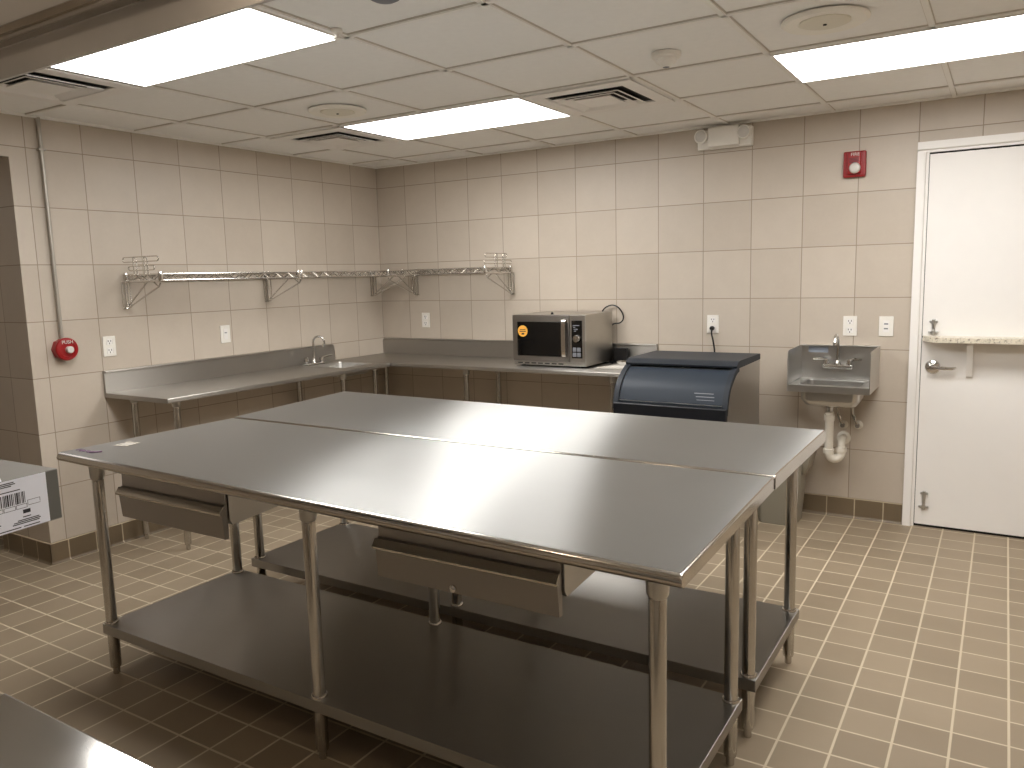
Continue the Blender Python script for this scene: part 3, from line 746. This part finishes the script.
# ------------------------------------------------------------------ conduit and red call station on the left wall
t = thing('conduit', (.05, -8.75, 4.0), 'thin grey metal conduit running down the left wall from the ceiling', 'conduit')
MB().tube([(.055, -8.77, ZC), (.055, -8.75, 4.02)], .035, 12).build('pipe', M['galv'], t)
MB().box(0, .095, -8.83, -8.70, 7.32, 7.36, .006).build('strap', M['galv'], t)
t = thing('alarm_button', (.1, -8.73, 3.86), 'round red emergency push button station with white centre on the left wall', 'alarm button')
MB().lathe((0, -8.73, 3.86), [(.20, -.01), (.20, .12), (.19, .13)], 'x', 8).build('back_box', M['red'], t)
fc = MB().lathe((.13, -8.73, 3.86), [(.205, 0), (.205, .03), (.19, .05), (.14, .06), (.135, .045), (.08, .045)], 'x', 32).build('cover', M['red'], t)
MB().lathe((.17, -8.71, 3.85), [(.062, 0), (.062, .07), (.05, .08), (.02, .08)], 'x', 24).build('push_button', M['lens'], t)
def text(body, loc, rot, size, mat, parent, name):
    cu = bpy.data.curves.new(name, 'FONT'); cu.body = body; cu.size = size*S; cu.extrude = .0006; cu.align_x = 'CENTER'; cu.align_y = 'CENTER'
    o = bpy.data.objects.new(name, cu); COL.objects.link(o)
    dg = bpy.context.evaluated_depsgraph_get(); me = bpy.data.meshes.new_from_object(o.evaluated_get(dg))
    bpy.data.objects.remove(o); o = bpy.data.objects.new(name, me); COL.objects.link(o)
    me.materials.clear(); me.materials.append(mat)
    r = parent
    while r.parent: r = r.parent
    me.transform(Matrix.Translation((Vector(loc)-Vector(r['_org']))*S) @ rot)
    o.parent = parent
    return o
RB = Matrix.Rotation(PI/2, 4, 'X')                                        # faces -y
RLX = Matrix.Rotation(PI/2, 4, 'Z') @ Matrix.Rotation(PI/2, 4, 'X')       # faces +x
text('PUSH', (.195, -8.73, 3.985), RLX, .085, M['lens'], fc, 'lettering')

# fire strobe on the back wall
t = thing('fire_alarm', (11.88, 0, 6.62), 'red rectangular fire alarm strobe high on the back wall left of the door', 'fire alarm')
MB().box(11.68, 12.08, -.10, .01, 6.63, 7.11, .03, 3).build('back_box', M['red'], t)
fc = MB().box(11.76, 12.00, -.17, -.09, 6.68, 7.09, .03, 3).build('horn_cover', M['red'], t)
text('FIRE', (11.90, -.172, 7.04), RB, .085, M['lens'], fc, 'lettering')
q = MB()
for k in range(4): q.box(11.80, 11.96, -.173, -.17, 6.89+.025*k, 6.90+.025*k)
q.build('horn_slots', M['ink'], fc)
MB().lathe((11.90, -.165, 6.79), [(.10, 0), (.10, -.03), (.08, -.07), (.03, -.09)], 'y', 24).build('strobe_lens', M['lens'], t)

# emergency light
t = thing('emergency_light', (9.4, -.12, 7.42), 'white two-headed emergency light high on the back wall under the ceiling', 'emergency light')
MB().box(9.10, 9.74, -.26, 0, 7.44, 7.84, .03, 3).build('housing', M['white'], t)
MB().box(8.86, 9.97, -.15, 0, 7.42, 7.80, .02, 3).build('back_plate', M['white'], t)
for x in (8.97, 9.84):
    hd = MB().lathe((x, -.14, 7.67), [(.10, 0), (.13, -.05), (.14, -.14), (.125, -.16), (.115, -.15)], 'y', 28).build('lamp_head', M['white'], t)
    MB().lathe((x, -.285, 7.67), [(.115, 0), (.10, -.015), (.03, -.03)], 'y', 24).build('lens', M['lens'], hd)

# ------------------------------------------------------------------ wire shelves
SZ, SH = 5.045, .115       # underside and height of the edge truss
def truss(m, p0, p1, z0, z1, r=.011, pitch=.17):
    """two rails with a zigzag wire between, from p0 to p1 (xy)"""
    p0, p1 = Vector(p0+(0,)), Vector(p1+(0,)); L = (p1-p0).length; n = max(2, int(L/pitch))
    for z in (z0, z1): m.tube([p0+Vector((0, 0, z)), p1+Vector((0, 0, z))], r*1.25, 8)
    for i in range(n):
        a = p0.lerp(p1, i/n); b_ = p0.lerp(p1, (i+1)/n); za, zb = (z0, z1) if i % 2 else (z1, z0)
        m.tube([a+Vector((0, 0, za)), b_+Vector((0, 0, zb))], r, 6, False)
def wire_shelf(axis, a0, a1, depth, label):
    """axis 'y': on the left wall from y=a0 to a1; axis 'x': on the back wall from x=a0 to a1"""
    P = (lambda a, d: (d, a)) if axis == 'y' else (lambda a, d: (a, -d))
    c = P((a0+a1)/2, depth/2)
    t = thing('wire_shelf', (c[0], c[1], SZ), label, 'shelf', 'chrome wire wall shelves')
    w = MB(); n = int((a1-a0)/.085)
    for i in range(n+1):
        a = a0+(a1-a0)*i/n; q0 = P(a, .04); q1 = P(a, depth)
        w.tube([(q0[0], q0[1], SZ+SH+.006), (q1[0], q1[1], SZ+SH+.006)], .0085, 6, False)
    for d in (.35, .65, .95):
        q0 = P(a0, d); q1 = P(a1, d); w.tube([(q0[0], q0[1], SZ+SH-.008), (q1[0], q1[1], SZ+SH-.008)], .011, 6)
    w.build('wire_deck', M['wire'], t)
    f = MB(); truss(f, P(a0, depth), P(a1, depth), SZ, SZ+SH); f.build('front_edge', M['wire'], t)
    f = MB(); truss(f, P(a0, .05), P(a1, .05), SZ, SZ+SH); f.build('back_edge', M['wire'], t)
    for a in (a0, a1):
        f = MB(); truss(f, P(a, .05), P(a, depth), SZ, SZ+SH); f.build('end_edge', M['wire'], t)
    for a in (a0+.03, a1-.03):
        for d in (.06, depth-.02):
            q = P(a, d); MB().lathe((q[0], q[1], SZ-.02), [(.045, 0), (.05, .02), (.05, SH+.02), (.035, SH+.06)], n=14).build('corner_collar', M['chrome'], t)
DP = 1.16
wire_shelf('y', -7.45, -4.02, DP, 'chrome wire shelf on the left wall, nearer the end with the red button')
wire_shelf('y', -3.98, -.45, DP, 'chrome wire shelf on the left wall running into the room corner')
wire_shelf('x', 1.24, 4.20, 1.2, 'chrome wire shelf on the back wall above the microwave side')
def bracket(axis, a, label, depth=DP):
    P = (lambda a_, d: (d, a_)) if axis == 'y' else (lambda a_, d: (a_, -d))
    c = P(a, .02)
    t = thing('shelf_bracket', (c[0], c[1], 4.5), label, 'bracket', 'chrome wall shelf brackets')
    m = MB()
    for o in (-.045, .045):
        q0 = P(a+o, .035)
        m.tube([(q0[0], q0[1], 4.53), (q0[0], q0[1], SZ-.01)], .016, 8)
        q1 = P(a+o, .14); m.tube([(q0[0], q0[1], 4.53), (q1[0], q1[1], 4.55), (q1[0], q1[1], SZ-.01)], .013, 8)
    z = 4.53; q0 = P(a-.06, .03); q1 = P(a+.06, .03); m.tube([(q0[0], q0[1], z), (q1[0], q1[1], z)], .02, 8)
    m.build('wall_post', M['wire'], t)
    m = MB(); q0 = P(a, .13); q1 = P(a, depth-.05); q2 = P(a, depth); q3 = P(a, depth*.68)
    m.tube([(q0[0], q0[1], 4.54), (q1[0], q1[1], 4.93), (q2[0], q2[1], 4.99)], .016, 8)
    m.tube([(q0[0], q0[1], 4.58), (q3[0], q3[1], SZ-.01)], .014, 8)
    m.tube([(q1[0], q1[1], 4.92), (P(a, depth*.78)[0], P(a, depth*.78)[1], SZ)], .014, 8)
    m.build('brace', M['wire'], t)
    m = MB(); q4 = P(a, .03); m.tube([(q4[0], q4[1], SZ-.02), (q2[0], q2[1], SZ-.02)], .016, 8)
    m.build('arm', M['wire'], t)
bracket('y', -7.45, 'chrome triangular shelf bracket at the left end of the left wall shelf')
bracket('y', -4.0, 'chrome triangular shelf bracket under the middle of the left wall shelf')
bracket('y', -.42, 'chrome triangular shelf bracket on the left wall just before the corner')
bracket('x', 1.24, 'chrome triangular shelf bracket on the back wall just past the corner')
bracket('x', 4.20, 'chrome triangular shelf bracket at the right end of the back wall shelf')
def ledge(axis, a, label, rows):
    P = (lambda a_, d: (d, a_)) if axis == 'y' else (lambda a_, d: (a_, -d))
    c = P(a, .5)
    t = thing('shelf_ledge', (c[0], c[1], SZ+SH), label, 'shelf ledge', 'wire end ledges on the wall shelves')
    m = MB()
    for d0, d1, z0, z1 in rows:
        r = (z1-z0)/2; zc = (z0+z1)/2
        loop = [(d1-r+r*math.cos(math.radians(k)), zc+r*math.sin(math.radians(k))) for k in range(-90, 91, 30)]+[(d0+r+r*math.cos(math.radians(k)), zc+r*math.sin(math.radians(k))) for k in range(90, 271, 30)]
        loop.append(loop[0]); m.tube([(P(a, d)[0], P(a, d)[1], z) for d, z in loop], .011, 8, False)
    m.build('horizontal_wires', M['wire'], t)
    for d in (.36, .70):
        m = MB(); q = P(a+.015, d); q2 = P(a+.015, d+.10); zt_ = rows[0][3]
        m.tube([(q[0], q[1], SZ+SH-.02), (q[0], q[1], zt_-.02), (P(a+.015, d+.02)[0], P(a+.015, d+.02)[1], zt_+.005), (P(a+.015, d+.08)[0], P(a+.015, d+.08)[1], zt_-.03), (q2[0], q2[1], zt_-.08), (q2[0], q2[1], SZ+SH-.02)], .011, 8)
        m.build('upright_wire', M['wire'], t)
ledge('y', -7.45, 'wire end ledge standing on the left end of the left wall shelf', [(.06, 1.16, 5.40, 5.49), (.22, 1.02, 5.24, 5.32)])
ledge('x', 4.20, 'wire end ledge standing on the right end of the back wall shelf', [(.25, 1.20, 5.40, 5.49), (.05, 1.24, 5.25, 5.33)])

# ------------------------------------------------------------------ hood, cook line and carton near the camera
HO = thing('exhaust_hood', (13, -15, 6.6), 'large stainless steel exhaust hood hanging at the top left near the camera', 'exhaust hood')
hx0_, hx1_ = 4.0, 18.6
hs = steel('hood_steel', (1, 0, 0), .42, .6, (.60, .585, .56), .05, .02, .5)
MB().prism([(-12.97, 6.635), (-12.97, ZC), (-13.02, ZC), (-13.02, 6.86), (-13.0, 6.86), (-13.0, 6.635)], hx0_, hx1_, 'x').build('front_panel', hs, HO)
gt = steel('hood_trough', None, .12, 0, (.50, .46, .41), .03, .02)
MB().prism([(-13.02, 6.86), (-13.02, 6.90), (-13.16, 6.99), (-13.22, 6.90), (-13.20, 6.86), (-13.14, 6.835)], hx0_, hx1_, 'x').build('grease_trough', gt, HO)
MB().prism([(-13.20, 6.90), (-13.20, 6.95), (-14.2, 7.80), (-14.26, 7.76)], hx0_, hx1_, 'x').build('sloped_baffle', hs, HO)
MB().box(hx0_, hx1_, -17.6, -14.2, 7.76, 7.82).box(hx0_, hx0_+.05, -17.6, -13.02, 6.635, 7.80).box(hx1_-.05, hx1_, -17.6, -13.02, 6.635, 7.80).box(hx0_, hx1_, -17.6, -17.55, 6.635, 7.80).build('hood_shell', hs, HO)
for x in (8.5, 12.5, 16.5):
    lb = MB().lathe((x, -15.4, 7.76), [(.20, 0), (.20, -.05), (.15, -.08), (.13, -.10)], n=20).build('lamp_base', M['steel'], HO)
    MB().lathe((x, -15.4, 7.66), [(.14, 0), (.20, -.08), (.20, -.22), (.10, -.32), (.01, -.34)], n=20).build('lamp_globe', M['warm'], lb)

CT = thing('prep_counter', (13.5, -15.6, 0), 'stainless steel counter in the lower left corner, cut off, nearest the camera', 'counter')
m = MB(); m.box(10.34, 17.0, -16.05, -14.76, 2.90, 3.0, .02, 3); m.build('countertop', steel('near_counter_steel', None, .13, 0, (.56, .55, .53), .05, .02), CT)
MB().box(10.42, 16.95, -16.0, -14.9, .35, 2.90, .01).build('cabinet', M['steel'], CT)
for x in (10.6, 16.8):
    for y in (-15.85, -15.1): MB().lathe((x, y, 0), [(.05, 0), (.06, .02), (.06, .36)], n=14).build('leg', M['leg'], CT)
ES = thing('equipment_stand', (7.6, -15.4, 0), 'stainless steel equipment stand at the far left, outside the frame, carrying the carton', 'stand')
MB().box(6.6, 8.5, -16.3, -14.35, 3.10, 3.215, .015).build('top', M['top'], ES)
for x in (6.75, 8.3):
    for y in (-16.1, -14.6): table_leg(x, y, 3.1, 0, ES)
CB = thing('carton', (7.9, -14.4, 3.22), 'grey carton with a white printed shipping label at the left edge of the picture', 'carton')
K = Vector((8.40, -13.395, 3.605)); L2 = Vector((8.62, -15.3, 3.605)); L3 = Vector((7.2, -13.45, 3.605)); L4 = L3+(L2-K)
dn = Vector((0, 0, -.385))
MB().hexa([K+dn, L2+dn, L4+dn, L3+dn, K, L2, L4, L3], .008).build('box', M['carton'], CB)
ux = (L2-K).normalized(); nx = Vector((-ux.y, ux.x, 0));
if nx.x < 0: nx = -nx
def face_quad(m, a0, a1, z0, z1, d0, d1):
    P = []
    for d in (d0, d1):
        for a, z in ((a0, z0), (a1, z0), (a1, z1), (a0, z1)): P.append(K+ux*a+nx*d+Vector((0, 0, z)))
    m.hexa(P)
m = MB(); face_quad(m, .10, 1.7, -.378, -.004, .0, .003); lbl = m.build('shipping_label', M['paper'], CB)
m = MB(); face_quad(m, .008, .10, -.375, -.008, .0, .002); m.build('dark_band', M['carton_dark'], CB)
A_ = [K+ux*.42, K+ux*1.3, K+ux*1.3+Vector((-1.0, 0, 0)), K+ux*.16+Vector((-.66, 0, 0))]
m = MB(); m.hexa([p+Vector((0, 0, .001)) for p in A_]+[p+Vector((0, 0, .006)) for p in A_])
m.build('white_flap', M['paper'], CB)
m = MB(); random.seed(8)
a = .27
while a < .95:
    w = random.choice((.004, .007, .012)); face_quad(m, a, a+w, -.19, -.105, .003, .004); a += w+random.choice((.004, .006, .009))
for z, segs in ((-.022, ((.34, .47),)), (-.034, ((.33, .46),)), (-.046, ((.36, .44),)), (-.085, ((.30, .50), (.54, .8))), (-.25, ((.24, .295),)), (-.243, ((.24, .295),)), (-.257, ((.24, .295),)), (-.264, ((.24, .295),)), (-.292, ((.24, .30),)), (-.312, ((.18, .34),)), (-.324, ((.17, .37),)), (-.336, ((.18, .38),)), (-.310, ((.46, .62),)), (-.324, ((.47, .60),)), (-.362, ((.18, .30), (.32, .7)))):
    for a0, a1 in segs: face_quad(m, a0, a1, z-.004, z+.003, .003, .004)
for a0, a1 in ((.16, .255), (.26, .34), (.345, .43), (.435, .6), (.605, .9)):
    for z0 in ((-.178, -.215) if a0 < .2 else (-.198, -.226)): face_quad(m, a0, a1, z0-.0015, z0+.0015, .003, .004)
    z1_ = -.178 if a0 < .2 else -.198
    face_quad(m, a0, a0+.003, z1_-.03, z1_, .003, .004); face_quad(m, a1-.003, a1, z1_-.03, z1_, .003, .004)
m.build('barcode_print', M['ink'], lbl)

# ------------------------------------------------------------------ light + output look
w = bpy.data.worlds.new('world'); sc.world = w; w.use_nodes = True
w.node_tree.nodes['Background'].inputs[0].default_value = (.05, .045, .04, 1); w.node_tree.nodes['Background'].inputs[1].default_value = 1
for o in COL.objects:
    if '_org' in o: del o['_org']
sc.view_settings.view_transform = 'Standard'; sc.view_settings.look = 'None'
sc.view_settings.gamma = 1; sc.view_settings.use_curve_mapping = False
sc.view_settings.exposure = 0.05
sc.cycles.use_denoising = True
sc.cycles.max_bounces = 10; sc.cycles.diffuse_bounces = 5; sc.cycles.glossy_bounces = 5
sc.cycles.sample_clamp_indirect = 8
